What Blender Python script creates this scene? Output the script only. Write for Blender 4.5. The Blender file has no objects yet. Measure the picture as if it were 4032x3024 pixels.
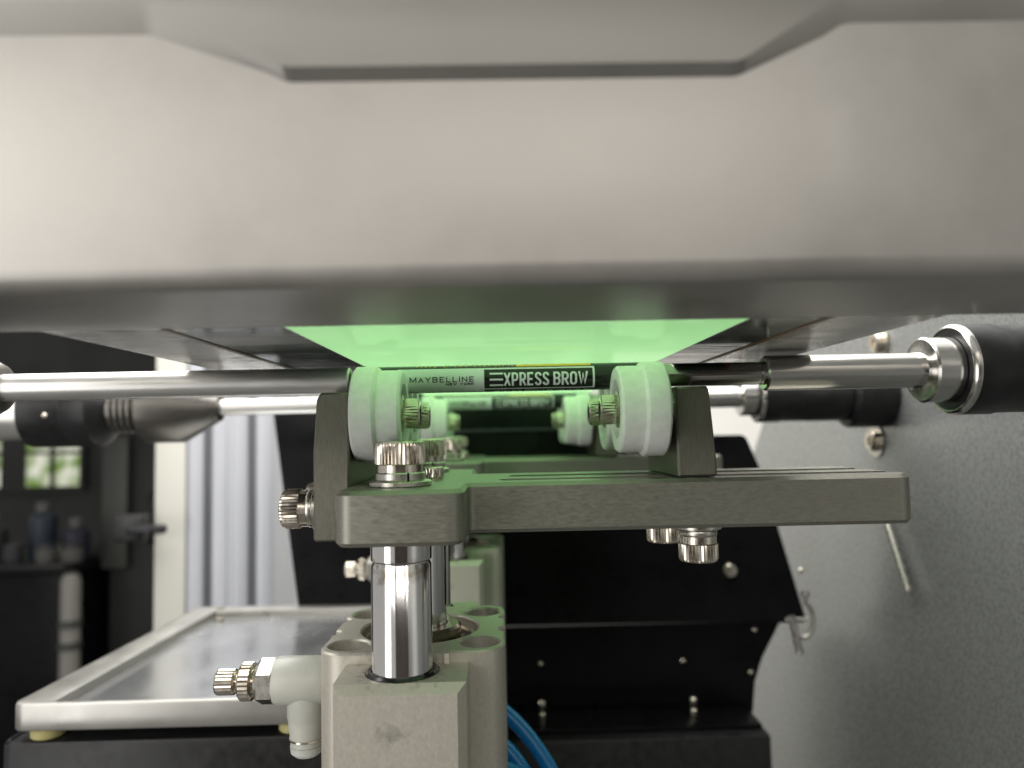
import bpy, bmesh, math, random
from mathutils import Matrix, Vector, Euler
random.seed(7)
MM = 0.001
S = bpy.context.scene
COL = S.collection
R = math.radians
PI = math.pi

# ------------------------------------------------------------------ camera, world, lamps, exposure
cam = bpy.data.cameras.new('camera')
cam.sensor_width = 36.0
cam.lens = 26.0
cam.clip_start = 0.005
cam.clip_end = 60.0
cam.dof.use_dof = True
cam.dof.focus_distance = 0.200
cam.dof.aperture_fstop = 10.2
cam_o = bpy.data.objects.new('camera', cam)
COL.objects.link(cam_o)
M = Matrix.Rotation(R(-0.9006), 4, 'Z') @ Matrix.Rotation(R(93.7605), 4, 'X') @ Matrix.Rotation(R(-1.1804), 4, 'Z')
cam_o.matrix_world = M
S.camera = cam_o

w = bpy.data.worlds.new('World')
S.world = w
w.use_nodes = True
bg = w.node_tree.nodes['Background']
bg.inputs[0].default_value = (1.0, 0.975, 0.94, 1)
bg.inputs[1].default_value = 0.47


def area_lamp(name, loc, aim, sx, sy, power, col=(1, 1, 1)):
    l = bpy.data.lights.new(name, 'AREA')
    l.shape = 'RECTANGLE'
    l.size = sx * MM
    l.size_y = sy * MM
    l.energy = power
    l.color = col
    o = bpy.data.objects.new(name, l)
    COL.objects.link(o)
    o.location = Vector(loc) * MM
    d = (Vector(aim) - Vector(loc))
    o.rotation_euler = d.to_track_quat('-Z', 'Y').to_euler()
    return o


area_lamp('machine_lamp', (0, 460, 330), (0, 460, 0), 900, 560, 10.5, (1.0, 0.985, 0.95))
area_lamp('cover_fill_left', (-1150, -1350, 620), (0, 120, 20), 1300, 420, 5.4, (1.0, 0.95, 0.89))  # fill added behind the camera to brighten the cover's front face
area_lamp('ceiling_lamp_right', (1250, -1300, 640), (0, 120, 20), 1100, 240, 11.0, (1.0, 0.95, 0.89))
area_lamp('cover_fill_middle', (100, -1700, 640), (0, 120, 20), 1000, 260, 4.0, (1.0, 0.94, 0.87))  # dimmer added fill for the middle of the cover
area_lamp('rod_reflection_lamp', (-980, -760, -120), (-20, 190, -60), 520, 1200, 6.0, (1.0, 0.985, 0.965))  # tall lamp added at the left for bright bands in the rods
area_lamp('room_lamp', (100, 900, 1300), (100, 1000, 0), 1400, 900, 10.0, (1.0, 0.98, 0.94))

S.view_settings.view_transform = 'Standard'
S.view_settings.look = 'None'
S.view_settings.exposure = 0.0
S.view_settings.gamma = 1.0
S.render.engine = 'CYCLES'
S.cycles.use_denoising = True
S.cycles.max_bounces = 10
S.cycles.sample_clamp_indirect = 6.0
S.cycles.caustics_reflective = False
S.cycles.blur_glossy = 0.5


# ------------------------------------------------------------------ materials
def mat(name, base, rough=0.5, metal=0.0, var=0.0, scale=(300, 300, 300), detail=4.0, bump=0.0, bump_dist=0.00005,
        rvar=0.0, spec=0.5, coat=0.0, sss=0.0, base2=None, ior=1.5):
    m = bpy.data.materials.new(name)
    m.use_nodes = True
    nt = m.node_tree
    b = nt.nodes['Principled BSDF']
    b.inputs['Base Color'].default_value = (*base, 1)
    b.inputs['Roughness'].default_value = rough
    b.inputs['Metallic'].default_value = metal
    b.inputs['Specular IOR Level'].default_value = spec
    b.inputs['IOR'].default_value = ior
    if coat:
        b.inputs['Coat Weight'].default_value = coat
        b.inputs['Coat Roughness'].default_value = 0.1
    if sss:
        b.inputs['Subsurface Weight'].default_value = sss
        b.inputs['Subsurface Radius'].default_value = (1, 1, 1)
        b.inputs['Subsurface Scale'].default_value = 0.004
    if var or bump or rvar:
        tc = nt.nodes.new('ShaderNodeTexCoord')
        mp = nt.nodes.new('ShaderNodeMapping')
        mp.inputs['Scale'].default_value = scale
        nt.links.new(tc.outputs['Object'], mp.inputs[0])
        n = nt.nodes.new('ShaderNodeTexNoise')
        n.inputs['Scale'].default_value = 1.0
        n.inputs['Detail'].default_value = detail
        n.inputs['Roughness'].default_value = 0.6
        nt.links.new(mp.outputs[0], n.inputs['Vector'])
        if var:
            r = nt.nodes.new('ShaderNodeValToRGB')
            lo = tuple(c * (1 - var) for c in base)
            hi = tuple(min(1, c * (1 + var)) for c in (base2 or base))
            r.color_ramp.elements[0].position = 0.32
            r.color_ramp.elements[1].position = 0.68
            r.color_ramp.elements[0].color = (*lo, 1)
            r.color_ramp.elements[1].color = (*hi, 1)
            nt.links.new(n.outputs['Fac'], r.inputs[0])
            nt.links.new(r.outputs[0], b.inputs['Base Color'])
        if rvar:
            mr = nt.nodes.new('ShaderNodeMapRange')
            mr.inputs[3].default_value = max(0.02, rough - rvar)
            mr.inputs[4].default_value = rough + rvar
            mr.inputs[1].default_value = 0.3
            mr.inputs[2].default_value = 0.7
            nt.links.new(n.outputs['Fac'], mr.inputs[0])
            nt.links.new(mr.outputs[0], b.inputs['Roughness'])
        if bump:
            bp = nt.nodes.new('ShaderNodeBump')
            bp.inputs['Strength'].default_value = bump
            bp.inputs['Distance'].default_value = bump_dist
            nt.links.new(n.outputs['Fac'], bp.inputs['Height'])
            nt.links.new(bp.outputs[0], b.inputs['Normal'])
    return m


ALU = mat('machined_aluminium', (0.275, 0.270, 0.228), 0.42, 0.7, 0.10, (500, 900, 2200), 5, 0.22, 0.00004, 0.08)
ALU_V = mat('milled_aluminium', (0.205, 0.197, 0.160), 0.42, 0.7, 0.12, (2400, 900, 420), 5, 0.2, 0.00003, 0.06)
BODY = mat('anodised_aluminium', (0.61, 0.58, 0.50), 0.46, 0.55, 0.07, (1500, 1500, 900), 6, 0.25, 0.00003, 0.05)
CHROME = mat('hard_chrome', (0.70, 0.69, 0.675), 0.11, 1.0, 0.05, (60, 60, 40), 3, 0, 0, 0.03)
SATIN = mat('satin_grey_steel', (0.15, 0.142, 0.130), 0.38, 0.9, 0.1, (60, 500, 500), 4, 0.1, 0.00004, 0.05)
ROD = mat('ground_steel', (0.72, 0.71, 0.68), 0.33, 0.8, 0.05, (90, 700, 700), 3, 0.05, 0.00002, 0.04)
ROD_M = mat('polished_ground_steel', (0.60, 0.585, 0.555), 0.2, 1.0, 0.06, (60, 800, 800), 3, 0.06, 0.00002, 0.05)
ROD_D = mat('dark_ground_steel', (0.42, 0.405, 0.375), 0.17, 1.0, 0.08, (60, 900, 900), 4, 0.1, 0.00003, 0.05)
NICKEL = mat('nickel_plate', (0.66, 0.60, 0.51), 0.2, 1.0, 0.1, (700, 700, 700), 3, 0, 0, 0.07)
ZINC = mat('zinc_washer', (0.55, 0.53, 0.48), 0.3, 1.0, 0.1, (700, 700, 700), 3, 0, 0, 0.07)
NYLON = mat('white_nylon', (0.92, 0.92, 0.88), 0.42, 0.0, 0.05, (400, 400, 400), 3, 0.1, 0.00003, 0, 0.4, sss=0.5)
RUBBER = mat('black_seal', (0.012, 0.012, 0.013), 0.22)
BLACK = mat('black_paint', (0.006, 0.006, 0.0068), 0.3, 0.0, 0.3, (40, 40, 40), 4, 0.08, 0.0001, 0.06, 0.16)
BLACK_A = mat('black_oxide_steel', (0.016, 0.016, 0.017), 0.4, 0.0, 0.3, (200, 200, 200), 4, 0.2, 0.00005, 0.08, 0.35)
COVER = mat('brushed_cover_steel', (0.46, 0.442, 0.412), 0.42, 0.65, 0.12, (38, 38, 38), 7, 0.05, 0.00006, 0.06, coat=0.07)
COVER2 = mat('clamp_plate_steel', (0.34, 0.33, 0.305), 0.5, 0.6, 0.06, (50, 50, 90), 5, 0, 0, 0.04)
GALV = mat('galvanised_sheet', (0.27, 0.278, 0.27), 0.28, 0.5, 0.16, (620, 620, 620), 4, 0.15, 0.00006, 0.06)
TRAY = mat('tray_aluminium', (0.42, 0.41, 0.385), 0.34, 0.7, 0.05, (60, 60, 60), 4, 0, 0, 0.08)
TRAYIN = mat('tray_sheet', (0.50, 0.505, 0.515), 0.22, 0.8, 0.12, (30, 20, 30), 5, 0.1, 0.0001, 0.1)
PROFILE = mat('profile_aluminium', (0.39, 0.40, 0.43), 0.4, 0.35, 0.04, (60, 60, 10), 3)
CREAM = mat('cream_paint', (0.52, 0.51, 0.46), 0.5)
WALLW = mat('white_panel_paint', (0.80, 0.79, 0.75), 0.6, 0, 0.03, (4, 4, 4), 3)
WALLD = mat('dark_machine_paint', (0.020, 0.021, 0.020), 0.55, 0, 0.35, (6, 6, 6), 4)
WALLG = mat('grey_machine_paint', (0.05, 0.052, 0.047), 0.5, 0, 0.2, (6, 6, 6), 4)
FLOORM = mat('floor_paint', (0.12, 0.12, 0.115), 0.5, 0, 0.2, (5, 5, 5), 4)
YELLOW_R = mat('yellow_rubber', (0.52, 0.47, 0.20), 0.5)
BLUE = mat('blue_polyurethane', (0.010, 0.26, 0.64), 0.28, 0, 0.05, (100, 100, 100), 2, sss=0.1)
PLAST = mat('ivory_plastic', (0.62, 0.63, 0.56), 0.38, 0, 0.03, (300, 300, 300), 3, 0.1, 0.00004, sss=0.15)
PLAST2 = mat('translucent_plastic', (0.66, 0.67, 0.62), 0.3, 0, sss=0.3)
PEN_B = mat('pencil_black_lacquer', (0.010, 0.011, 0.011), 0.2, 0, spec=0.5)
PEN_S = mat('pencil_silver_print', (0.80, 0.80, 0.84), 0.4, 0.1, 0.10, (5200, 5200, 5200), 2, 0.2, 0.00002)
PEN_Y = mat('pencil_yellow_print', (0.95, 0.52, 0.03), 0.4)
PEN_K = mat('pencil_black_print', (0.008, 0.010, 0.010), 0.4)
POSTW = mat('pale_tube_paint', (0.22, 0.214, 0.192), 0.45)
B_BLUE = mat('bottle_blue_label', (0.022, 0.032, 0.045), 0.4)
B_GREY = mat('bottle_grey_plastic', (0.03, 0.031, 0.033), 0.4)
B_PALE = mat('pale_bottle_cap', (0.085, 0.083, 0.078), 0.5)
B_VIO = mat('bottle_violet_label', (0.02, 0.019, 0.034), 0.4)



def stained(name, src, spots, dark):
    """copy of a material with oil smudges (fixed blots on the surface, irregular outline)"""
    m = src.copy()
    m.name = name
    nt = m.node_tree
    b = nt.nodes['Principled BSDF']
    src_l = [l for l in nt.links if l.to_socket == b.inputs['Base Color']][0].from_socket
    tc = nt.nodes.new('ShaderNodeTexCoord')
    n = nt.nodes.new('ShaderNodeTexNoise')
    n.inputs['Scale'].default_value = 420
    n.inputs['Detail'].default_value = 6
    nt.links.new(tc.outputs['Object'], n.inputs[0])
    prev = src_l
    for (c, sc, amt) in spots:
        mp = nt.nodes.new('ShaderNodeMapping')
        mp.inputs['Location'].default_value = [-v * MM * k for v, k in zip(c, sc)]
        mp.inputs['Scale'].default_value = sc
        nt.links.new(tc.outputs['Object'], mp.inputs[0])
        g = nt.nodes.new('ShaderNodeVectorMath')
        g.operation = 'LENGTH'
        nt.links.new(mp.outputs[0], g.inputs[0])
        ad = nt.nodes.new('ShaderNodeMath')
        ad.operation = 'MULTIPLY_ADD'
        ad.inputs[1].default_value = 3.4
        nt.links.new(n.outputs['Fac'], ad.inputs[0])
        nt.links.new(g.outputs['Value'], ad.inputs[2])
        mr = nt.nodes.new('ShaderNodeMapRange')
        mr.inputs[1].default_value = 2.65
        mr.inputs[2].default_value = 1.45
        mr.inputs[3].default_value = 0
        mr.inputs[4].default_value = amt
        nt.links.new(ad.outputs[0], mr.inputs[0])
        mx = nt.nodes.new('ShaderNodeMix')
        mx.data_type = 'RGBA'
        nt.links.new(mr.outputs[0], mx.inputs[0])
        nt.links.new(prev, mx.inputs[6])
        mx.inputs[7].default_value = (*dark, 1)
        prev = mx.outputs[2]
    nt.links.new(prev, b.inputs['Base Color'])
    return m


# object space of the air cylinder starts at (-25, 223, -160)
BODY_S = stained('oil_marked_aluminium', BODY, [((-3, -42, 89), (190, 120, 330), .5), ((-1, -31, 100.5), (85, 85, 600), .75), ((8, -40, 70), (260, 120, 120), .25),
                                                ((18, 20, 103), (120, 90, 500), .45), ((-16, -20, 103), (130, 110, 500), .35)], (0.10, 0.092, 0.075))
CHROME_S = stained('oil_marked_chrome', CHROME, [((-26, -28, -7.5), (60, 60, 300), .9)], (0.22, 0.17, 0.09))


def stencil_mat():
    m = bpy.data.materials.new('green_stencil_film')
    m.use_nodes = True
    nt = m.node_tree
    nt.nodes.clear()
    out = nt.nodes.new('ShaderNodeOutputMaterial')
    tr = nt.nodes.new('ShaderNodeBsdfTranslucent')
    di = nt.nodes.new('ShaderNodeBsdfDiffuse')
    gl = nt.nodes.new('ShaderNodeBsdfGlossy')
    fr = nt.nodes.new('ShaderNodeFresnel')
    fr.inputs[0].default_value = 1.38
    gl.inputs['Roughness'].default_value = 0.04
    tc = nt.nodes.new('ShaderNodeTexCoord')
    mp = nt.nodes.new('ShaderNodeMapping')
    mp.inputs['Scale'].default_value = (25, 18, 25)
    n = nt.nodes.new('ShaderNodeTexNoise')
    n.inputs['Detail'].default_value = 3
    n.inputs['Scale'].default_value = 1
    nt.links.new(tc.outputs['Object'], mp.inputs[0])
    nt.links.new(mp.outputs[0], n.inputs[0])
    r = nt.nodes.new('ShaderNodeValToRGB')
    r.color_ramp.elements[0].position = 0.3
    r.color_ramp.elements[1].position = 0.7
    r.color_ramp.elements[0].color = (0.158, 0.318, 0.142, 1)
    r.color_ramp.elements[1].color = (0.178, 0.338, 0.160, 1)
    nt.links.new(n.outputs['Fac'], r.inputs[0])
    nt.links.new(r.outputs[0], tr.inputs[0])
    di.inputs[0].default_value = (0.25, 0.45, 0.24, 1)
    mx = nt.nodes.new('ShaderNodeMixShader')
    mx.inputs[0].default_value = 0.12
    nt.links.new(tr.outputs[0], mx.inputs[1])
    nt.links.new(di.outputs[0], mx.inputs[2])
    mx2 = nt.nodes.new('ShaderNodeMixShader')
    sc = nt.nodes.new('ShaderNodeMath')
    sc.operation = 'MULTIPLY'
    sc.inputs[1].default_value = 0.16
    nt.links.new(fr.outputs[0], sc.inputs[0])
    nt.links.new(sc.outputs[0], mx2.inputs[0])
    nt.links.new(mx.outputs[0], mx2.inputs[1])
    nt.links.new(gl.outputs[0], mx2.inputs[2])
    nt.links.new(mx2.outputs[0], out.inputs[0])
    return m


STENCIL = stencil_mat()
OPENMESH = mat('bare_screen_fabric', (0.018, 0.040, 0.034), 0.10, 0, 0.3, (30, 200, 30), 3, 0.2, 0.0004, 0.03, 0.6)
RAILM = mat('glued_rail_face', (0.30, 0.295, 0.28), 0.09, 0.8, 0.4, (60, 380, 60), 8, 0.9, 0.0009, 0.07, 0.6)


def glow(name, col, strength, scale=60, col2=None):
    m = bpy.data.materials.new(name)
    m.use_nodes = True
    nt = m.node_tree
    nt.nodes.clear()
    out = nt.nodes.new('ShaderNodeOutputMaterial')
    e = nt.nodes.new('ShaderNodeEmission')
    e.inputs[1].default_value = strength
    tc = nt.nodes.new('ShaderNodeTexCoord')
    n = nt.nodes.new('ShaderNodeTexNoise')
    n.inputs['Scale'].default_value = scale
    nt.links.new(tc.outputs['Object'], n.inputs[0])
    r = nt.nodes.new('ShaderNodeValToRGB')
    r.color_ramp.elements[0].position = 0.4
    r.color_ramp.elements[1].position = 0.6
    r.color_ramp.elements[0].color = (*col, 1)
    r.color_ramp.elements[1].color = (*(col2 or col), 1)
    nt.links.new(n.outputs['Fac'], r.inputs[0])
    nt.links.new(r.outputs[0], e.inputs[0])
    nt.links.new(e.outputs[0], out.inputs[0])
    return m


PANE = glow('daylit_window_pane', (0.16, 0.26, 0.06), 1.0, 14, (0.72, 0.72, 0.60))


# ------------------------------------------------------------------ mesh helpers (all lengths in mm)
def finish(bm, ang=38):
    bmesh.ops.recalc_face_normals(bm, faces=bm.faces)
    lim = R(ang)
    for f in bm.faces:
        f.smooth = True
    for e in bm.edges:
        e.smooth = not (len(e.link_faces) == 2 and e.calc_face_angle(0) > lim)
    return bm


def tomesh(bm, name, ang=38):
    finish(bm, ang)
    me = bpy.data.meshes.new(name)
    bm.to_mesh(me)
    bm.free()
    return me


def box_bm(x0, x1, y0, y1, z0, z1, bev=0.0, seg=2, bm=None):
    new = bmesh.new()
    vs = [new.verts.new((x, y, z)) for x in (x0, x1) for y in (y0, y1) for z in (z0, z1)]
    for q in ((0, 1, 3, 2), (4, 6, 7, 5), (0, 4, 5, 1), (2, 3, 7, 6), (0, 2, 6, 4), (1, 5, 7, 3)):
        new.faces.new([vs[i] for i in q])
    if bev:
        bmesh.ops.bevel(new, geom=list(new.edges), offset=bev, segments=seg, profile=0.5, affect='EDGES')
    if bm is None:
        return new
    t = bpy.data.meshes.new('t')
    new.to_mesh(t)
    new.free()
    bm.from_mesh(t)
    bpy.data.meshes.remove(t)
    return bm


AX = {'Z': Matrix.Identity(4),
      'X': Matrix.Rotation(PI / 2, 4, 'Y'),                      # local +z -> world +x
      '-X': Matrix.Rotation(-PI / 2, 4, 'Y'),
      '-Z': Matrix.Rotation(PI, 4, 'X'),
      'Y': Matrix.Rotation(-PI / 2, 4, 'X'), '-Y': Matrix.Rotation(PI / 2, 4, 'X')}


def lathe_bm(prof, segs=48, axis='Z', at=(0, 0, 0), teeth=0, depth=0.05, a0=0.0, a1=2 * PI, bm=None):
    """prof: (r, t[, mode]); mode k = knurled ring, h = hexagon ring"""
    bm = bm or bmesh.new()
    mtx = Matrix.Translation(Vector(at)) @ AX[axis]
    full = abs(a1 - a0 - 2 * PI) < 1e-6
    if teeth:
        segs = teeth * 2
    n = segs if full else segs + 1
    rings = []
    for p in prof:
        r, t = p[0], p[1]
        md = p[2] if len(p) > 2 else ''
        if r < 1e-6:
            rings.append([bm.verts.new(mtx @ Vector((0, 0, t)))])
            continue
        ring = []
        for i in range(n):
            a = a0 + (a1 - a0) * i / segs
            rr = r
            if md == 'k' and i % 2:
                rr = r * (1 - depth)
            if md == 'h':
                u = (a % (PI / 3)) - PI / 6
                rr = r * math.cos(PI / 6) / math.cos(u)
            ring.append(bm.verts.new(mtx @ Vector((rr * math.cos(a), rr * math.sin(a), t))))
        rings.append(ring)
    for A, B in zip(rings[:-1], rings[1:]):
        la, lb = len(A), len(B)
        cnt = segs
        for i in range(cnt):
            j = (i + 1) % n if full else i + 1
            try:
                if la == 1 and lb == 1:
                    continue
                if la == 1:
                    bm.faces.new((A[0], B[i], B[j]))
                elif lb == 1:
                    bm.faces.new((A[i], B[0], A[j]))
                else:
                    bm.faces.new((A[i], B[i], B[j], A[j]))
            except ValueError:
                pass
    if not full:
        for k in (0, n - 1):
            vs = [r[k] if len(r) > 1 else r[0] for r in rings]
            if len(vs) > 2:
                try:
                    bm.faces.new(vs)
                except ValueError:
                    pass
    return bm


def rpoly(pts, n=6):
    """pts: (x, y, radius) -> polygon with rounded corners"""
    out = []
    k = len(pts)
    for i in range(k):
        p = Vector(pts[i][:2])
        a = Vector(pts[i - 1][:2])
        c = Vector(pts[(i + 1) % k][:2])
        r = pts[i][2]
        if r <= 0:
            out.append(tuple(p))
            continue
        u = (a - p).normalized()
        v = (c - p).normalized()
        ang = u.angle(v)
        d = min(r / math.tan(ang / 2), (a - p).length * .49, (c - p).length * .49)
        r = d * math.tan(ang / 2)
        cen = p + (u + v).normalized() * (r / math.sin(ang / 2))
        s = p + u * d - cen
        e = p + v * d - cen
        a0 = math.atan2(s.y, s.x)
        da = math.atan2(e.y, e.x) - a0
        while da > PI:
            da -= 2 * PI
        while da < -PI:
            da += 2 * PI
        for q in range(n + 1):
            t = a0 + da * q / n
            out.append((cen.x + r * math.cos(t), cen.y + r * math.sin(t)))
    return out


def circ(x, y, r, n=40):
    return [(x + r * math.cos(2 * PI * i / n), y + r * math.sin(2 * PI * i / n)) for i in range(n)]


def prism(outline, t0, t1, bev=0.0, holes=(), plane='XY', name='prism', seg=1, ang=38):
    """2-D outline (with holes) extruded from t0 to t1; plane XY -> along z, XZ -> along y, YZ -> along x"""
    cu = bpy.data.curves.new('c', 'CURVE')
    cu.dimensions = '2D'
    cu.fill_mode = 'BOTH'
    cu.extrude = (t1 - t0) / 2 - bev
    cu.bevel_depth = bev
    cu.bevel_resolution = seg - 1
    cu.offset = -bev
    for pts in [outline] + list(holes):
        sp = cu.splines.new('POLY')
        sp.points.add(len(pts) - 1)
        for q, p in zip(sp.points, pts):
            q.co = (p[0], p[1], 0, 1)
        sp.use_cyclic_u = True
    o = bpy.data.objects.new('c', cu)
    COL.objects.link(o)
    dg = bpy.context.evaluated_depsgraph_get()
    me0 = bpy.data.meshes.new_from_object(o.evaluated_get(dg))
    bpy.data.objects.remove(o)
    bpy.data.curves.remove(cu)
    bm = bmesh.new()
    bm.from_mesh(me0)
    bpy.data.meshes.remove(me0)
    bmesh.ops.remove_doubles(bm, verts=bm.verts, dist=1e-4)
    mid = (t0 + t1) / 2
    for v in bm.verts:
        x, y, z = v.co
        if plane == 'XY':
            v.co = (x, y, z + mid)
        elif plane == 'XZ':
            v.co = (x, z + mid, y)
        else:
            v.co = (z + mid, x, y)
    return bm


def tube_bm(pts, r, n=12, bm=None, cap=True):
    bm = bm or bmesh.new()
    P = [Vector(p) for p in pts]
    rings = []
    up = Vector((0.13, 0.31, 0.94))
    for i, p in enumerate(P):
        d = (P[min(i + 1, len(P) - 1)] - P[max(i - 1, 0)]).normalized()
        u = d.cross(up).normalized()
        v = d.cross(u)
        rings.append([bm.verts.new(p + (u * math.cos(2 * PI * k / n) + v * math.sin(2 * PI * k / n)) * r) for k in range(n)])
    for A, B in zip(rings[:-1], rings[1:]):
        for k in range(n):
            bm.faces.new((A[k], A[(k + 1) % n], B[(k + 1) % n], B[k]))
    if cap:
        bm.faces.new(rings[0])
        bm.faces.new(rings[-1])
    return bm


def bez(p0, p1, p2, p3, n=24):
    p0, p1, p2, p3 = map(Vector, (p0, p1, p2, p3))
    return [((1 - t) ** 3) * p0 + 3 * t * (1 - t) ** 2 * p1 + 3 * t * t * (1 - t) * p2 + t ** 3 * p3 for t in [i / n for i in range(n + 1)]]


def boolean(bm, cutters):
    """subtract cutter bmeshes (mm units) from bm, returns a bmesh"""
    me = bpy.data.meshes.new('b')
    bmesh.ops.recalc_face_normals(bm, faces=bm.faces)
    bm.to_mesh(me)
    bm.free()
    o = bpy.data.objects.new('b', me)
    COL.objects.link(o)
    tmp = []
    for c in cutters:
        bmesh.ops.recalc_face_normals(c, faces=c.faces)
        cm = bpy.data.meshes.new('c')
        c.to_mesh(cm)
        c.free()
        co = bpy.data.objects.new('c', cm)
        COL.objects.link(co)
        md = o.modifiers.new('b', 'BOOLEAN')
        md.operation = 'DIFFERENCE'
        md.solver = 'EXACT'
        md.object = co
        tmp.append(co)
    dg = bpy.context.evaluated_depsgraph_get()
    me2 = bpy.data.meshes.new_from_object(o.evaluated_get(dg))
    out = bmesh.new()
    out.from_mesh(me2)
    for t in [o] + tmp:
        d = t.data
        bpy.data.objects.remove(t)
        bpy.data.meshes.remove(d)
    bpy.data.meshes.remove(me2)
    return out


# ------------------------------------------------------------------ object helpers
BASES = {}


def tag(o, label=None, cat=None, group=None, kind=None):
    if label:
        o['label'] = label
    if cat:
        o['category'] = cat
    if group:
        o['group'] = group
    if kind:
        o['kind'] = kind
    return o


def thing(name, loc, label, cat, group=None):
    o = bpy.data.objects.new(name, None)
    o.empty_display_size = 0.005
    COL.objects.link(o)
    o.location = Vector(loc) * MM
    BASES[o.name] = Vector(loc)
    return tag(o, label, cat, group)


def part(name, geo, material, parent=None, ang=38, base=None):
    """geo: bmesh in world mm coordinates; mesh is stored relative to the parent thing's base"""
    if base is None:
        base = BASES[parent.name] if parent is not None else Vector((0, 0, 0))
    geo.transform(Matrix.Scale(MM, 4) @ Matrix.Translation(-Vector(base)))
    me = tomesh(geo, name, ang)
    me.materials.append(material)
    o = bpy.data.objects.new(name, me)
    COL.objects.link(o)
    if parent is not None:
        o.parent = parent
        BASES[o.name] = Vector(base)
    else:
        o.location = Vector(base) * MM
    return o


def inst(name, me, parent, at, axis='Z', base=None):
    """place a shared mesh (mm coordinates baked to metres, own origin) in world mm"""
    base = BASES[parent.name] if base is None else base
    o = bpy.data.objects.new(name, me)
    COL.objects.link(o)
    o.parent = parent
    o.location = (Vector(at) - Vector(base)) * MM
    o.rotation_euler = AX[axis].to_euler()
    return o


def shared(name, bm, material, ang=38):
    bm.transform(Matrix.Scale(MM, 4))
    me = tomesh(bm, name, ang)
    me.materials.append(material)
    return me


def copy_tree(o, parent=None):
    c = o.copy()
    COL.objects.link(c)
    if parent is not None:
        c.parent = parent
        c.matrix_parent_inverse = o.matrix_parent_inverse.copy()
    for ch in list(o.children):
        copy_tree(ch, c)
    return c


PITCH = 170.5

# ------------------------------------------------------------------ the room behind
fl = part('floor', box_bm(-3000, 2500, -1500, 3600, -960, -900), FLOORM, base=(0, 0, -900))
tag(fl, kind='structure')
wl = part('wall', box_bm(-470, 1500, 1150, 1180, -900, 1200), WALLW, base=(0, 1150, -900))
tag(wl, kind='structure')
wr_ = part('wall', box_bm(-650, 1500, -1960, -1900, -900, 480), mat('brown_unseen_wall', (0.09, 0.075, 0.065), .7), base=(0, -1900, -900))  # unseen wall, added so the chrome rods reflect a dark middle
tag(wr_, kind='structure')
wd = part('wall', box_bm(-3000, -474, 2600, 2660, -900, 1300), WALLD, base=(-1500, 2600, -900))
tag(wd, kind='structure')

# window with panes in the dark wall
t = thing('window', (-1540, 2590, -190), 'small daylit window with green foliage behind, far at the left', 'window')
fr = prism([(-1860, -168), (-1438, -168), (-1438, 165), (-1860, 165)], 2575, 2598, 0, [
    [(x0, z0), (x1, z0), (x1, z1), (x0, z1)] for x0, x1 in ((-1845, -1720), (-1640, -1552), (-1542, -1452)) for z0, z1 in ((-152, -42), (-30, 150))], 'XZ')
part('frame', fr, WALLD, t)
for x0, x1 in ((-1845, -1720), (-1640, -1552), (-1542, -1452)):
    for z0, z1 in ((-152, -42), (-30, 150)):
        part('pane', box_bm(x0 + .5, x1 - .5, 2588, 2592, z0 + .5, z1 - .5), PANE, t)

# dark machine cabinet at the left with a grey panel beside it
t = thing('dark_cabinet', (-900, 1500, -900), 'black machine cabinet below the bottle shelf at far left', 'cabinet')
part('housing', box_bm(-1100, -852, 1500, 1800, -900, -258, 6), BLACK, t)
part('top_ledge', box_bm(-1100, -842, 1480, 1800, -256, -244, 2), BLACK_A, t)
t = thing('grey_cabinet', (-700, 1560, -900), 'dark grey machine cabinet between the pale tube and the cream post', 'cabinet')
part('housing', box_bm(-815, -500, 1560, 1900, -900, 60, 6), WALLD, t)
part('side_strip', box_bm(-822, -770, 1540, 1558, -260, 10, 3), WALLG, t)
part('door', box_bm(-690, -506, 1548, 1558, -860, -120, 4), WALLG, t)
part('crossbar', box_bm(-690, -504, 1530, 1546, -112, -90, 4), WALLG, t)
part('handle', tube_bm(bez((-712, 1540, -120), (-690, 1515, -130), (-690, 1515, -190), (-712, 1540, -200)), 17), BLACK_A, t)
t = thing('overhead_beam', (-800, 1450, 45), 'dark brown horizontal beam behind the left silver rod', 'beam')
part('beam', box_bm(-1300, -520, 1450, 1530, 45, 130, 4), mat('dark_brown_paint', (0.05, 0.043, 0.036), .6), t)
part('pale_glow_strip', box_bm(-800, -640, 1446, 1449.5, 95, 118, 1), mat('pale_glow_paint', (0.3, .32, .3), .5), t)  # unlit strip, its pale colour stands in for a glow

# shelf and the small bottles on it
t = thing('bottle_shelf', (-960, 1490, -170), 'dark shelf carrying small bottles at far left', 'shelf')
part('shelf_board', box_bm(-1100, -838, 1440, 1560, -243, -232, 2), BLACK_A, t)
BOT = [(-1012, B_GREY, 60), (-915, B_BLUE, 84), (-850, B_VIO, 52)]
LB = ['small grey bottle at the left end of the dark shelf', 'pale blue labelled bottle in the middle of the dark shelf',
      'small violet bottle at the right end of the dark shelf']
for (x, m_, h), lb in zip(BOT, LB):
    t = thing('bottle', (x, 1500, -231.5), lb, 'bottle', 'bottles on the dark shelf')
    part('body', lathe_bm([(0, 0), (24, 0), (25, 2), (25, h), (12, h + 10), (0, h + 10)], 24, 'Z', (x, 1500, -231.5)), m_, t)
    part('cap', lathe_bm([(0, h + 10.2), (13, h + 10.2), (13, h + 28), (0, h + 28)], 20, 'Z', (x, 1500, -231.5)), B_PALE, t)
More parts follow.
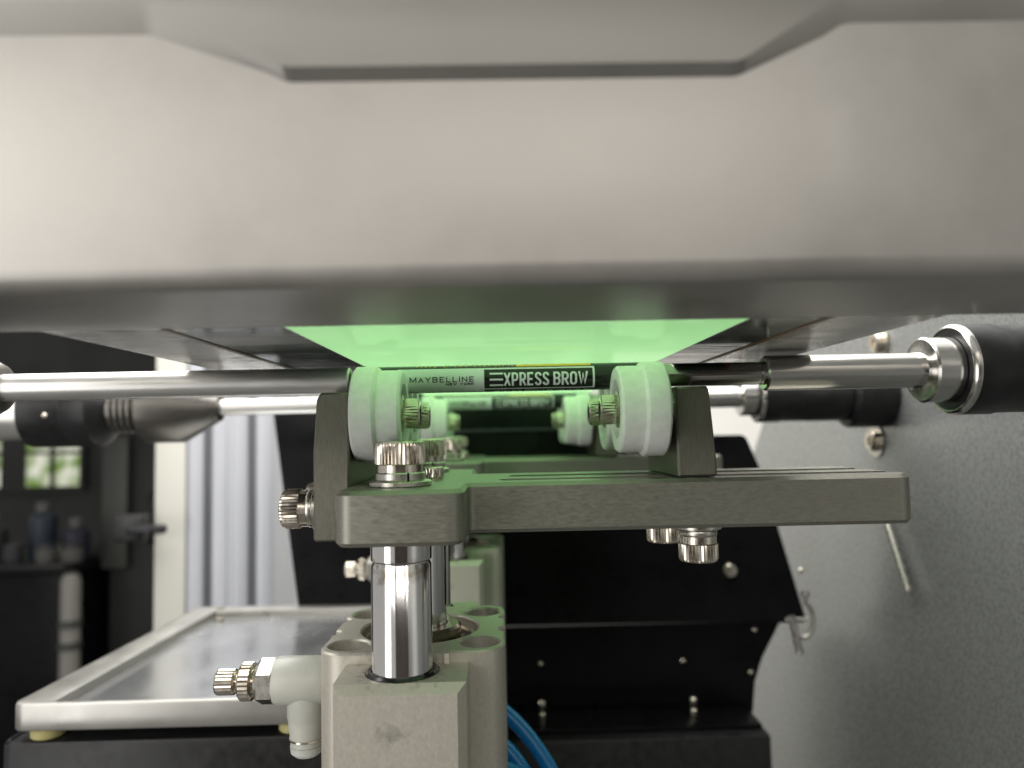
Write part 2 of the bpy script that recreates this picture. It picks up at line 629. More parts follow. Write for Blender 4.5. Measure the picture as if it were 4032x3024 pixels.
for i, (x, m_) in enumerate([(-1010, B_PALE), (-948, B_GREY), (-885, B_PALE), (-835, B_PALE)]):
    t = thing('jar', (x, 1463, -231.5), ['pale jar standing first from the left in front of the bottles', 'grey jar standing second in front of the bottles',
              'pale jar standing third in front of the bottles', 'pale jar at the right end of the jar row'][i], 'jar', 'jars in front of the bottles')
    part('glass', lathe_bm([(0, 0), (18, 0), (19, 2), (19, 24), (15, 27), (0, 27)], 20, 'Z', (x, 1463, -231.5)), m_, t)
    part('lid', lathe_bm([(0, 27.2), (17, 27.2), (17, 36), (0, 36)], 20, 'Z', (x, 1463, -231.5)), B_GREY, t)

# pale vertical tube
t = thing('pale_tube', (-812, 1420, -900), 'pale vertical tube with two dark rings at far left', 'tube')
part('pipe', lathe_bm([(0, 0), (17, 0), (17, 640), (12, 652), (0, 652)], 24, 'Z', (-812, 1420, -900)), POSTW, t)
for z in (-385, -345):
    part('ring', lathe_bm([(18, 0), (20, 1), (20, 13), (18, 14)], 24, 'Z', (-812, 1420, z)), WALLG, t)

# aluminium profile column, cream post, lever block
t = thing('profile_column', (-248, 690, -900), 'grooved silver aluminium profile column behind the tray', 'column')
out = []
g = []
x0, x1, y0 = -287, -208, 680
pts = [(x0, y0 + 80, 2), (x0, y0, 2.5)]
for c in (-267.5, -227.5):
    pts += [(c - 4.1, y0, .6), (c - 4.1, y0 + 4.5, 0), (c - 9, y0 + 4.5, 0), (c - 4, y0 + 11, 0), (c + 4, y0 + 11, 0), (c + 9, y0 + 4.5, 0), (c + 4.1, y0 + 4.5, 0), (c + 4.1, y0, .6)]
    if c < -250:
        pts += [(-250.5, y0, .3), (-249.6, y0 + .9, 0), (-245.4, y0 + .9, 0), (-244.5, y0, .3)]
pts += [(x1, y0, 2.5), (x1, y0 + 80, 2)]
part('profile', prism(rpoly(pts, 3), -900, 700), PROFILE, t)
t = thing('cream_post', (-303, 690, -900), 'flat cream painted post left of the aluminium profile', 'post')
part('post', box_bm(-316, -287.6, 681, 758, -900, 700, 1.5), CREAM, t)
part('edge_strip', box_bm(-323, -316.2, 700, 758, -900, 700, 1), mat('grey_beige_paint', (.22, .215, .19), .5), t)
t = thing('door_latch', (-305, 676, -78), 'small black latch sticking out of the cream post', 'latch')
part('latch_body', box_bm(-345, -318, 664, 680.5, -90, -66, 3), BLACK_A, t)
part('latch_lever', box_bm(-330, -295, 654, 663.8, -82, -74, 3), BLACK_A, t)
part('latch_pin', lathe_bm([(0, 0), (3, 0), (3, 2), (0, 2.5)], 16, '-Y', (-309, 653.8, -78)), BLACK_A, t)

# ------------------------------------------------------------------ black chute behind the cylinders, base box
t = thing('black_chute', (20, 450, -200), 'big black sheet metal chute behind the roller cradles', 'chute')
import numpy as np
sl = 7 / 130.0   # lean of the upper panel: y per z


CH = 1.047


def cpart(name, geo, material, parent=None, **k):
    bmesh.ops.scale(geo, vec=(CH, CH, CH), verts=geo.verts)
    return part(name, geo, material, parent, **k)


def lean(bm, z0=-109.0, y0=430.0):
    for v in bm.verts:
        v.co.y += (v.co.z - z0) * sl
    return bm


up = prism(rpoly([(-116, -109, 1.5), (173, -111, 1.5), (152, -25, 2), (144, -4, 5), (64, -4, 1), (50, 21, 1), (-135, 23, 1.5)], 4), 430, 434, .5, (), 'XZ')
cpart('upper_panel', lean(up), BLACK, t)
lip = box_bm(-116, 172, 431.5, 452, -112.5, -111.2, .3)
cpart('folded_lip', lip, BLACK, t)
lo = prism(rpoly([(-112, -113, 0), (168, -113, 0), (163, -122, 0), (154, -138, 0), (149, -152, 0), (147, -170, 0), (-112, -170, 0)], 1), 452, 456, 0, (), 'XZ')
cpart('lower_panel', lo, BLACK, t)
cpart('ledge', box_bm(-112, 141, 418, 452, -166, -163.5, .4), BLACK, t)
dome = lambda r: [(0, r * .95), (r * .45, r * .85), (r * .8, r * .55), (r, r * .12), (r, 0), (0, 0)]
cpart('button_screw', lathe_bm([(0, 0), (6, 0), (6, 1.2), (4.6, 1.4), (4.6, 4.8), (3.4, 6.4), (0, 6.8)], 24, '-Y', (130.5, 436, -82)), NICKEL, t)
for x, z, y, r in ((20.5, -138, 452, 2.4), (106, -138.3, 452, 2.4), (150, -121, 452, 2.2), (146.5, -146, 452, 2.0)):
    cpart('screw', lathe_bm(dome(r), 18, '-Y', (x, y, z)), NICKEL, t)
for x, z in ((20, -157), (106.5, -157.5)):
    cpart('stud', lathe_bm([(0, 0), (2.6, 0), (2.6, 3.6), (1.9, 4.2), (2.5, 5), (2.5, 9.5), (1.6, 10.5), (0, 10.5)], 20, 'Z', (x, 432, -163)), NICKEL, t)
for x, z in ((164.5, -49), (173, -83)):
    cpart('rivet', lathe_bm(dome(1.6), 12, '-Y', (x - 1.5, 430 + (z + 109) * sl, z)), NICKEL, t)
cpart('purple_edge', box_bm(-30, 60, 434.2, 435.5, .5, 2.3, .4), mat('violet_grey_paint', (.045, .035, .06), .4), t)

t = thing('base_box', (20, 400, -300), 'long black base box under the chute', 'base')
cpart('box', box_bm(-66, 143, 410, 600, -330, -166.3, 1.5), BLACK_A, t)

# ------------------------------------------------------------------ side plate on the right
t = thing('side_plate', (206, 400, -300), 'tall mottled grey metal side plate at the right', 'plate')
sp = prism(rpoly([(-200, -330, 0), (640, -330, 0), (640, -60, 4), (577, 2, 4), (560, 60, 4), (560, 260, 4), (-200, 260, 0)], 4), 204, 210, .6, (), 'YZ')
part('sheet', sp, GALV, t)
hexb = lambda r, h: [(0, h), (r * .55, h, 'h'), (r * .55, h * .4, 'h'), (r * .55, h * .4, 'h'), (0, h * .4)]


def socket_screw_prof(r, h, k=.55):
    return [(0, h * .45), (r * k, h * .45, 'h'), (r * k, h, 'h'), (r * .85, h), (r, h * .8), (r, 0), (0, 0)]


for y, z in ((401, -8.5), (391, 44), (330, 120)):
    b = part('bolt', lathe_bm(socket_screw_prof(5.6, 3.0, .5), 36, '-X', (203, y, z)), NICKEL, t)
    part('washer', lathe_bm([(0, 0), (8.4, 0), (9, .4), (9, 1), (0, 1)], 36, '-X', (204, y, z)), ZINC, b, base=BASES[t.name])

for nm, lb, pts, y in (('latch_pin', 'thin pale pin hanging below the right end of the front cradle bar', [(200, 389, -46), (199.5, 369, -81)], 389),
                       ('latch_pin', 'thin pale pin at the lower right corner of the chute', [(162.5, 425, -107), (166.2, 425, -127)], 425)):
    t = thing(nm, pts[0], lb, 'pin', 'pale pins beside the side plate')
    part('pin', tube_bm(pts, 2.0, 12), ZINC, t)
    part('stub', tube_bm([(pts[0][0] - 3.5, y, pts[0][2] - 2), (203.9 if y < 400 else 172, y, pts[0][2] - 2)], .9, 10), ZINC, t)
    part('tip', lathe_bm([(0, 0), (2.2, 0), (2.2, 2), (1.7, 2.4), (0, 2.4)], 14, '-Z', (pts[1][0], pts[1][1], pts[1][2] + 1.2)), ZINC, t)
t = thing('spring_hook', (173, 425, -95), 'pale curved wire hook at the lower right corner of the chute', 'hook')
part('wire', tube_bm([(171 + 1.2 * 0, 424, -96)] + [(168 + 6.5 * math.cos(a), 424, -109 + 10 * math.sin(a)) for a in [R(70 - i * 12) for i in range(18)]], 1.3, 10), ZINC, t)
part('eyelet', lathe_bm([(1.4, 0), (2.4, .2), (2.4, 1.8), (1.4, 2)], 16, '-Y', (171, 426, -95)), ZINC, t)

# ------------------------------------------------------------------ tray and its stand at the left
t = thing('tray_stand', (-130, 400, -330), 'black box stand underneath the aluminium tray', 'stand')
part('box', box_bm(-194, -66.6, 297, 470, -330, -115.5, 2), BLACK_A, t)
part('corner_cover', prism(rpoly([(297, -330, 0), (300, -116, 3), (470, -116, 3), (470, -330, 0)], 4), -196.5, -194.3, .4, (), 'YZ'), BLACK, t)
t = thing('tray', (-120, 370, -113), 'shallow silver aluminium tray at the left on yellow feet', 'tray')
rim = prism(rpoly([(-191.5, 295, 5), (-60, 295, 2), (-60, 455, 2), (-184, 455, 5)], 5), -111, -100.5, 1.0,
            [rpoly([(-176, 297.6, 2), (-63, 297.6, 2), (-63, 444, 2), (-170, 444, 2)], 3)], 'XY', seg=2)
part('rim', rim, TRAY, t)
part('pan', box_bm(-177, -62.6, 297.2, 444.5, -107, -104.6), TRAYIN, t)
for x, y in ((-181, 303), (-84, 303), (-178, 446), (-84, 446)):
    part('rubber_foot', lathe_bm([(0, 0), (5.6, 0), (6.2, .6), (6.2, 3.2), (5.4, 4.2), (0, 4.2)], 24, 'Z', (x, y, -115.3)), YELLOW_R, t)
part('corner_screw', lathe_bm([(1.6, 0), (2.6, .5), (2.6, 1.2), (1.2, 1.6), (0, 1.6)], 16, 'Z', (-165, 438, -104.6)), NICKEL, t)
part('corner_screw', lathe_bm([(1.6, 0), (2.6, .5), (2.6, 1.2), (1.2, 1.6), (0, 1.6)], 16, 'Z', (-168, 448, -100.5)), NICKEL, t)

# ------------------------------------------------------------------ print head in the foreground
t = thing('print_head_cover', (0, 130, 60), 'wide brushed steel print head cover filling the top foreground', 'machine cover')
ob = rpoly([(109, 22.3, 3.2), (149, 22.2, .4), (149, 60, 1), (112, 90, 1), (109, 90, 1)], 8)
fb = prism(ob, -165, 165, .4, (), 'YZ')
part('front_bar', fb, COVER, t)
# clamp plate: lower edge is a shallow folded slope, steeper along the centre tab
low = [(164, 61.4, 1, 5), (54, 61, 6, 5), (37, 53.2, 5, 1.8), (-31, 53.2, 4, 1.8), (-52, 60.5, 6, 5), (-164, 60.8, 1, 5)]
back = rpoly([(-164, 89, 0), (164, 89, 0)] + [(x, z, r) for x, z, r, d in low], 6)
front = rpoly([(-164, 89, 0), (164, 89, 0)] + [(x, z + d, r) for x, z, r, d in low], 6)
cp = bmesh.new()
lb_ = [cp.verts.new((x, 109.3, z)) for x, z in back]
lf_ = [cp.verts.new((x, 107.2, z)) for x, z in front]
for i in range(len(lb_)):
    j = (i + 1) % len(lb_)
    cp.faces.new((lb_[i], lb_[j], lf_[j], lf_[i]))
cp.faces.new(lf_)
cp.faces.new(lb_)
part('clamp_plate', cp, COVER2, t)

t = thing('printing_screen', (2, 340, 23), 'green printing screen stretched on a metal frame above the pencils', 'printing screen')
for x0, x1 in ((-93.5, -68), (68, 93)):
    part('side_rail', box_bm(x0, x1, 149.3, 545, 22.4, 44, .5), RAILM, t)
part('rear_rail', box_bm(-67.8, 67.8, 520, 545, 22.4, 44, .5), RAILM, t)


def sheet(x0, x1, y0, y1, z, nx=1, ny=1):
    bm = bmesh.new()
    vs = [bm.verts.new(p) for p in ((x0, y0, z), (x1, y0, z), (x1, y1, z), (x0, y1, z))]
    bm.faces.new(vs)
    return bm


ORANGE = mat('brown_orange_tape', (0.16, 0.065, 0.02), .3)
for x0, x1 in ((-68.6, -67.2), (67.2, 68.6)):
    part('tape_edge', box_bm(x0, x1, 149.5, 519.5, 22.05, 22.24), ORANGE, t)
part('stencil', sheet(-43.6, 51.2, 149.4, 519.8, 22.3), STENCIL, t)
part('screen_fabric', box_bm(-67.9, -43.7, 149.4, 519.8, 22.25, 22.6), OPENMESH, t)
part('screen_fabric', box_bm(51.3, 67.9, 149.4, 519.8, 22.25, 22.6), OPENMESH, t)

# ------------------------------------------------------------------ eyebrow pencils
PR = 4.0
PX, PY, PZ = 0.0, 219.5, 16.2


def arc(cx, cy, rx, ry, a0, a1, n=8):
    return [(cx + rx * math.cos(R(a0 + (a1 - a0) * i / n)), cy + ry * math.sin(R(a0 + (a1 - a0) * i / n))) for i in range(n + 1)]


def glyphs(c, w):
    """stroke centre lines of a capital letter in a box w wide and 1 high (already inset by half a stroke)"""
    q = min(.26, w * .5)
    bowl = lambda y0, y1: [(0, y1), (w - q, y1)] + arc(w - q, y1 - q, q, q, 90, 0)[1:] + arc(w - q, y0 + q, q, q, 0, -90) + [(0, y0)]
    m = .5
    G = {'A': [[(0, 0), (w / 2, 1), (w, 0)], [(w * .2, .32), (w * .8, .32)]],
         'B': [[(0, 0), (0, 1)], bowl(.53, 1), bowl(0, .53)],
         'C': [arc(w / 2, 1 - w / 2, w / 2, w / 2, 20, 180) + arc(w / 2, w / 2, w / 2, w / 2, 180, 340)],
         'E': [[(w, 1), (0, 1), (0, 0), (w, 0)], [(0, m), (w * .85, m)]],
         'F': [[(w, 1), (0, 1), (0, 0)], [(0, m), (w * .85, m)]],
         'I': [[(w / 2, 0), (w / 2, 1)]],
         'K': [[(0, 0), (0, 1)], [(w, 1), (0, .42)], [(w * .35, .62), (w, 0)]],
         'L': [[(0, 1), (0, 0), (w, 0)]],
         'M': [[(0, 0), (0, 1)], [(0, 1), (w / 2, .12), (w, 1)], [(w, 1), (w, 0)]],
         'N': [[(0, 0), (0, 1)], [(0, 1), (w, 0)], [(w, 0), (w, 1)]],
         'O': [arc(w / 2, 1 - w / 2, w / 2, w / 2, 0, 180) + arc(w / 2, w / 2, w / 2, w / 2, 180, 360) + [(w, 1 - w / 2)]] if w < .9 else [arc(w / 2, .5, w / 2, .5, 0, 360, 24)],
         'P': [[(0, 0), (0, 1)], bowl(.42, 1)],
         'R': [[(0, 0), (0, 1)], bowl(.45, 1), [(w * .5, .45), (w, 0)]],
         'S': [arc(w / 2, 1 - w / 2, w / 2, min(w / 2, .27), 15, 180) + [(w * .04, .66), (w * .5, .5), (w * .96, .34)] + arc(w / 2, w / 2, w / 2, min(w / 2, .27), 0, -165)],
         'T': [[(0, 1), (w, 1)], [(w / 2, 1), (w / 2, 0)]],
         'U': [[(0, 1), (0, w / 2)] + arc(w / 2, w / 2, w / 2, w / 2, 180, 360) + [(w, 1)]],
         'W': [[(0, 1), (w * .25, 0), (w * .5, .86), (w * .75, 0), (w, 1)]],
         'X': [[(0, 0), (w, 1)], [(0, 1), (w, 0)]],
         'Y': [[(0, 1), (w / 2, .45), (w, 1)], [(w / 2, .45), (w / 2, 0)]],
         '/': [[(0, 0), (w, 1)]]}
    return G.get(c, [])


WIDE = {'I': .0, 'W': 1.42, 'M': 1.35, 'L': .85, 'E': .88, 'F': .85, ' ': .55, '/': .7, 'N': 1.05, 'O': 1.1}


def text_bm(txt, width, height, aspect, stroke, gap):
    """stroke lettering, height and stroke in mm; letters share the width"""
    bm = bmesh.new()
    units = [WIDE.get(c, 1.0) if aspect > .6 else (.62 if c == ' ' else {'W': 1.5, 'I': 0}.get(c, 1.0)) for c in txt]
    free = width - len(txt) * stroke - (len(txt) - 1) * gap
    u = free / sum(units)
    x = 0.0
    hh = height - stroke
    k = 0
    for c, wu in zip(txt, units):
        wmm = wu * u
        if c != ' ':
            for ln in glyphs(c, wmm / hh):
                P = [Vector((x + stroke / 2 + p[0] * hh, stroke / 2 + p[1] * hh)) for p in ln]
                P = [p for i, p in enumerate(P) if i == 0 or (p - P[i - 1]).length > 1e-4]
                closed = (P[0] - P[-1]).length < 1e-3
                L, Rr = [], []
                for i, p in enumerate(P):
                    d0 = (P[i] - P[i - 1]).normalized() if i else ((P[0] - P[-2]).normalized() if closed else (P[1] - P[0]).normalized())
                    d1 = (P[i + 1] - P[i]).normalized() if i < len(P) - 1 else ((P[1] - P[0]).normalized() if closed else d0)
                    n0, n1 = Vector((-d0.y, d0.x)), Vector((-d1.y, d1.x))
                    mm = (n0 + n1)
                    mm = mm.normalized() if mm.length > 1e-6 else n1
                    k_ = min(1.9, 1 / max(.3, mm.dot(n1)))
                    ext = Vector((0, 0))
                    if not closed and i == 0:
                        ext = -d1 * stroke * .5 * min(1, abs(d1.y) + abs(d1.x) * .5)
                    if not closed and i == len(P) - 1:
                        ext = d0 * stroke * .5 * min(1, abs(d0.y) + abs(d0.x) * .5)
                    L.append(p + ext + mm * k_ * stroke / 2)
                    Rr.append(p + ext - mm * k_ * stroke / 2)
                vl = [bm.verts.new((min(max(q.x, x - .1), x + wmm + stroke + .1), min(max(q.y, 0), height), k)) for q in L]
                vr = [bm.verts.new((min(max(q.x, x - .1), x + wmm + stroke + .1), min(max(q.y, 0), height), k)) for q in Rr]
                for i in range(len(P) - 1):
                    try:
                        bm.faces.new((vl[i], vr[i], vr[i + 1], vl[i + 1]))
                    except ValueError:
                        pass
                k += .0006
        x += wmm + stroke + gap
    return bm


def rect_bm(x0, x1, s0, s1, bm=None):
    bm = bm or bmesh.new()
    bm.faces.new([bm.verts.new(p) for p in ((x0, s0, 0), (x1, s0, 0), (x1, s1, 0), (x0, s1, 0))])
    return bm


def wrap(bm, off=0.03):
    """flat (x, s) -> pencil surface; s is arc length, 0 facing the viewer side, positive upwards"""
    ss = [v.co.y for v in bm.verts]
    k = math.floor(min(ss) / .3) * .3
    while k < max(ss):
        g = list(bm.verts) + list(bm.edges) + list(bm.faces)
        bmesh.ops.bisect_plane(bm, geom=g, plane_co=(0, k, 0), plane_no=(0, 1, 0), dist=1e-5)
        k += .3
    rr = PR + off
    for v in bm.verts:
        a = v.co.y / PR
        r2_ = rr + v.co.z
        v.co = (v.co.x, PY - r2_ * math.cos(a), PZ + r2_ * math.sin(a))
    return bm


def pxx(px):       # photo column -> x on the pencil's near side
    return (px - 1083.0) * 215.6 / 1597.0


def make_pencil():
    t = thing('eyebrow_pencil', (2, PY, PZ), 'black eyebrow pencil with silver printed band lying on the front white rollers', 'pencil',
              'eyebrow pencils under the printing screen')
    part('barrel', lathe_bm([(0, -43.2), (3.4, -43.2), (4, -42.7), (4, 46.9), (3.5, 47.4), (0, 47.4)], 64, 'X', (0, PY, PZ)), PEN_B, t)
    A = R(1) * PR
    s_t, s_b = 32 * A, -70 * A
    xl, xm, xr = pxx(862), pxx(1048), pxx(1288)
    part('silver_band', wrap(rect_bm(xl, xm, s_b, s_t + .95)), PEN_S, t)
    fr = rect_bm(xm + .01, xr, s_t + .35, s_t + .95)
    rect_bm(xr - .55, xr, -51 * A + .01, s_t + .34, fr)
    rect_bm(xm + .01, xr, -51 * A - .3, -51 * A, fr)
    part('box_outline', wrap(fr), PEN_S, t)

    def put(txt, x0, x1, s0, s1, name, m_, aspect, stroke, gap, off=.03):
        b = text_bm(txt, x1 - x0, s1 - s0, aspect, stroke, gap)
        for v in b.verts:
            v.co.x += x0
            v.co.y += s0
        part(name, wrap(b, off), m_, t)
    put('MAYBELLINE', pxx(887), pxx(1026), -17 * A, 6 * A, 'brand_lettering', PEN_K, 1.0, .30, .52, .06)
    put('NEW YORK', pxx(965), pxx(1026), -31 * A, -19.5 * A, 'city_lettering', PEN_K, 1.0, .23, .2, .06)
    e = rect_bm(pxx(1060), pxx(1089), 20 * A - .55, 20 * A)
    rect_bm(pxx(1060), pxx(1089), -9 * A - .27, -9 * A + .27, e)
    rect_bm(pxx(1060), pxx(1089), -38 * A, -38 * A + .55, e)
    part('three_bar_letter', wrap(e), PEN_S, t)
    put('XPRESS', pxx(1091), pxx(1189), -38 * A, 20 * A, 'name_lettering', PEN_S, .5, .60, .36)
    put('BROW', pxx(1198), pxx(1273), -38 * A, 20 * A, 'name_lettering', PEN_S, .5, .60, .36)
    put('ULTRA SLIM PENCIL / CRAYON ULTRA FIN', pxx(1072), pxx(1279), -78 * A, -66 * A, 'small_lettering', PEN_S, 1.0, .12, .2)
    part('yellow_bar', wrap(rect_bm(pxx(1118), pxx(1281), 53 * A, 96 * A)), PEN_Y, t)
    rnd = random.Random(4)
    y = bmesh.new()
    x = pxx(901)
    while x < pxx(1112):      # two unreadable rows of fine yellow print on the top of the barrel
        wd = rnd.choice((.75, 1.0, 1.2))
        if rnd.random() > .1:
            for s in (60, 79, 98):
                k = rnd.random()
                rect_bm(x, x + wd * .24, s * A, (s + 12) * A, y)
                if k > .3:
                    rect_bm(x + .24 * wd, x + wd * .9, (s + 8.5) * A, (s + 12) * A, y)
                if k < .7:
                    rect_bm(x + .24 * wd, x + wd * .9, s * A, (s + 2.5) * A, y)
        x += wd + .45
    part('yellow_print', wrap(y), PEN_Y, t)
    return t


pencil = make_pencil()
p2 = copy_tree(pencil)
p2.location.y += PITCH * MM
p2['label'] = 'black eyebrow pencil with silver band on the second pair of rollers, blurred behind'

# ------------------------------------------------------------------ knurled screws (shared meshes)


def cap_screw_prof(r, h, collar):
    k = r * .93
    return [(0, h - r * .55), (r * .5, h - r * .55, 'h'), (r * .5, h, 'h'), (r * .80, h), (r * .94, h - r * .07), (r, h - r * .22, 'k'),
            (r, collar + .25, 'k'), (k, collar), (k, 0), (0, 0)]


CAP8 = shared('cap_screw', lathe_bm(cap_screw_prof(6.5, 8.0, 1.9), teeth=40, depth=.055), NICKEL, 28)
CAP6 = shared('cap_screw', lathe_bm(cap_screw_prof(5.4, 7.2, 1.9), teeth=36, depth=.055), NICKEL, 28)
CAP5 = shared('cap_screw', lathe_bm(cap_screw_prof(4.15, 4.8, .3), teeth=34, depth=.05), NICKEL, 28)
CAP4 = shared('cap_screw', lathe_bm(cap_screw_prof(3.2, 3.6, .3), teeth=26, depth=.06), NICKEL, 28)
WSH8 = shared('washer', lathe_bm([(4, 0), (7.7, 0), (8.0, .3), (8.0, 1.2), (7.6, 1.5), (4, 1.5)], 48), ZINC)
WSH6 = shared('washer', lathe_bm([(3, 0), (6.2, 0), (6.5, .3), (6.5, 1.1), (6.1, 1.4), (3, 1.4)], 48), ZINC)
SPR8 = shared('spring_washer', lathe_bm([(4, 0), (6.2, 0), (6.45, .3), (6.45, 1.8), (6.2, 2.1), (4, 2.1), (4, 0)], 48, a0=R(-62), a1=R(-62) + 2 * PI - .09), ZINC)
SPR6 = shared('spring_washer', lathe_bm([(3, 0), (5.0, 0), (5.2, .3), (5.2, 1.5), (5.0, 1.8), (3, 1.8), (3, 0)], 48, a0=R(40), a1=R(40) + 2 * PI - .09), ZINC)


def screw(parent, at, axis, cap, spr=None, wsh=None, hs=0, hw=0):
    d = (AX[axis] @ Vector((0, 0, 1)))
    at = Vector(at)
    s = inst('cap_screw', cap, parent, at + d * (hs + hw), axis)
    if wsh:
        o = bpy.data.objects.new('washer', wsh)
        COL.objects.link(o)
        o.parent = s
        o.location = (0, 0, -(hs + hw) * MM)
    if spr:
        o = bpy.data.objects.new('spring_washer', spr)
        COL.objects.link(o)
        o.parent = s
        o.location = (0, 0, -hs * MM)
    return s


# ------------------------------------------------------------------ roller cradle
WHEEL = shared('roller', lathe_bm([(3, 13.2), (12.5, 13.2), (13.2, 12.6), (13.2, 7.2), (12.6, 6.6), (12.1, 6.4), (12.1, .7), (11.5, 0), (8.4, 0), (8.2, .2), (8.2, 2.6),
                                   (3, 2.6), (3, 13.2)], 72), NYLON, 30)
BUSH = shared('bushing', lathe_bm([(2.6, 0), (5.2, 0), (5.2, 2.2), (2.6, 2.2), (2.6, 0)], 36), ZINC)
PT, PB = -13.1, -26.3


def make_cradle():
    t = thing('roller_cradle', (0, 220, PB), 'front machined aluminium cradle bar with white rollers holding the nearest pencil', 'roller cradle',
              'roller cradles on the air cylinders')
    ol = rpoly([(-40.2, 176, 4.5), (-9.2, 176, 4.5), (-9.2, 197, 2.5), (110.6, 197, 5), (110.6, 242, 5), (-9.2, 242, 2.5), (-9.2, 275, 4.5), (-40.2, 275, 4.5)], 7)
    pl = prism(ol, PB, PT, 1.0, (), 'XY', seg=1)
    slot = prism(rpoly([(-1, 205, 3), (140, 205, 0), (140, 212, 0), (-1, 212, 3)], 6), PT - .5, PT + 3)
    slot2 = prism(rpoly([(2, 222, 3.4), (140, 222, 0), (140, 230, 0), (2, 230, 3.4)], 6), PT - .5, PT + 3)
    cut = [slot, slot2, lathe_bm([(0, -4), (1.2, -4), (1.2, 4), (0, 4)], 20, 'Z', (50.5, 199.4, PT)),
           lathe_bm([(0, -4), (1.1, -4), (1.1, 4), (0, 4)], 20, 'Z', (-36.5, 192.5, PT)), lathe_bm([(0, -4), (1.1, -4), (1.1, 4), (0, 4)], 20, 'Z', (-34, 209, PT))]
    pl = boolean(pl, cut)
    part('cradle_plate', pl, ALU, t)
    # left upright block: bolted to the end of the plate
    lb = rpoly([(-50, -27.6, .8), (-40.5, -27.6, .3), (-40.5, 11.6, .3), (-48.0, 11.6, .8), (-49.1, 9.8, .5), (-50, -4, 1)], 3)
    part('side_block', prism(lb, 197.5, 242, .5, (), 'XZ'), ALU_V, t)
    rb = rpoly([(47.4, -12.9, .5), (58.0, -12.9, .8), (58.0, -9, .3), (56.6, 10.6, .8), (55.9, 11.6, .5), (47.4, 11.6, .3)], 3)
    part('side_block', prism(rb, 199.5, 241, .6, (), 'XZ'), ALU_V, t)
    for y in (206.3, 232.9):
        wl = inst('roller', WHEEL, t, (-26.8, y, 5.9), '-X')
        wr = inst('roller', WHEEL, t, (32.0, y, 5.9), 'X')
        for o in (wl, wr):
            b = bpy.data.objects.new('bushing', BUSH)
            COL.objects.link(b)
            b.parent = o
            b.location = (0, 0, .4 * MM)
        screw(t, (-27.2, y, 5.9), 'X', CAP5)
        screw(t, (32.4, y, 5.9), '-X', CAP5)
        inst('spacer', BUSH, t, (45.2, y, 5.9), 'X')
    screw(t, (-26.2, 192, PT), 'Z', CAP8, SPR8, WSH8, 2.1, 1.5)
    screw(t, (-26.2, 258, PT), 'Z', CAP8, SPR8, WSH8, 2.1, 1.5)
    screw(t, (-20.3, 218, PT), 'Z', CAP4)
    screw(t, (-50, 206, -19.6), '-X', CAP6, SPR6, WSH6, 1.8, 1.4)
    screw(t, (-50, 232, -19.6), '-X', CAP6, SPR6, WSH6, 1.8, 1.4)
    screw(t, (54, 207, PB), '-Z', CAP6, SPR6, WSH6, 1.8, 1.4)
    screw(t, (50.5, 234, PB), '-Z', CAP6, SPR6, None, 1.8, 0)
    # guide rods and piston rod hang under the plate
    gr = [(0, 0), (7.75, 0), (7.75, 5.2), (7.3, 5.6), (7.3, 6.0), (7.65, 6.6), (7.65, 75), (0, 75)]
    part('guide_rod', lathe_bm(gr, 72, '-Z', (-26.2, 192, PB + .02)), CHROME_S, t)
    part('guide_rod', lathe_bm(gr, 72, '-Z', (-26.2, 258, PB + .02)), CHROME_S, t)
    part('piston_rod', lathe_bm([(0, 0), (8, 0), (8, 75), (0, 75)], 64, '-Z', (-25.2, 223, PB + .02)), CHROME_S, t)
    return t


cradle = make_cradle()
c2 = copy_tree(cradle)
c2.location.y += PITCH * MM
c2['label'] = 'second machined aluminium cradle with white rollers, blurred behind the front cradle'

# ------------------------------------------------------------------ guided air cylinder
CT = -56.8
LT = -59.6


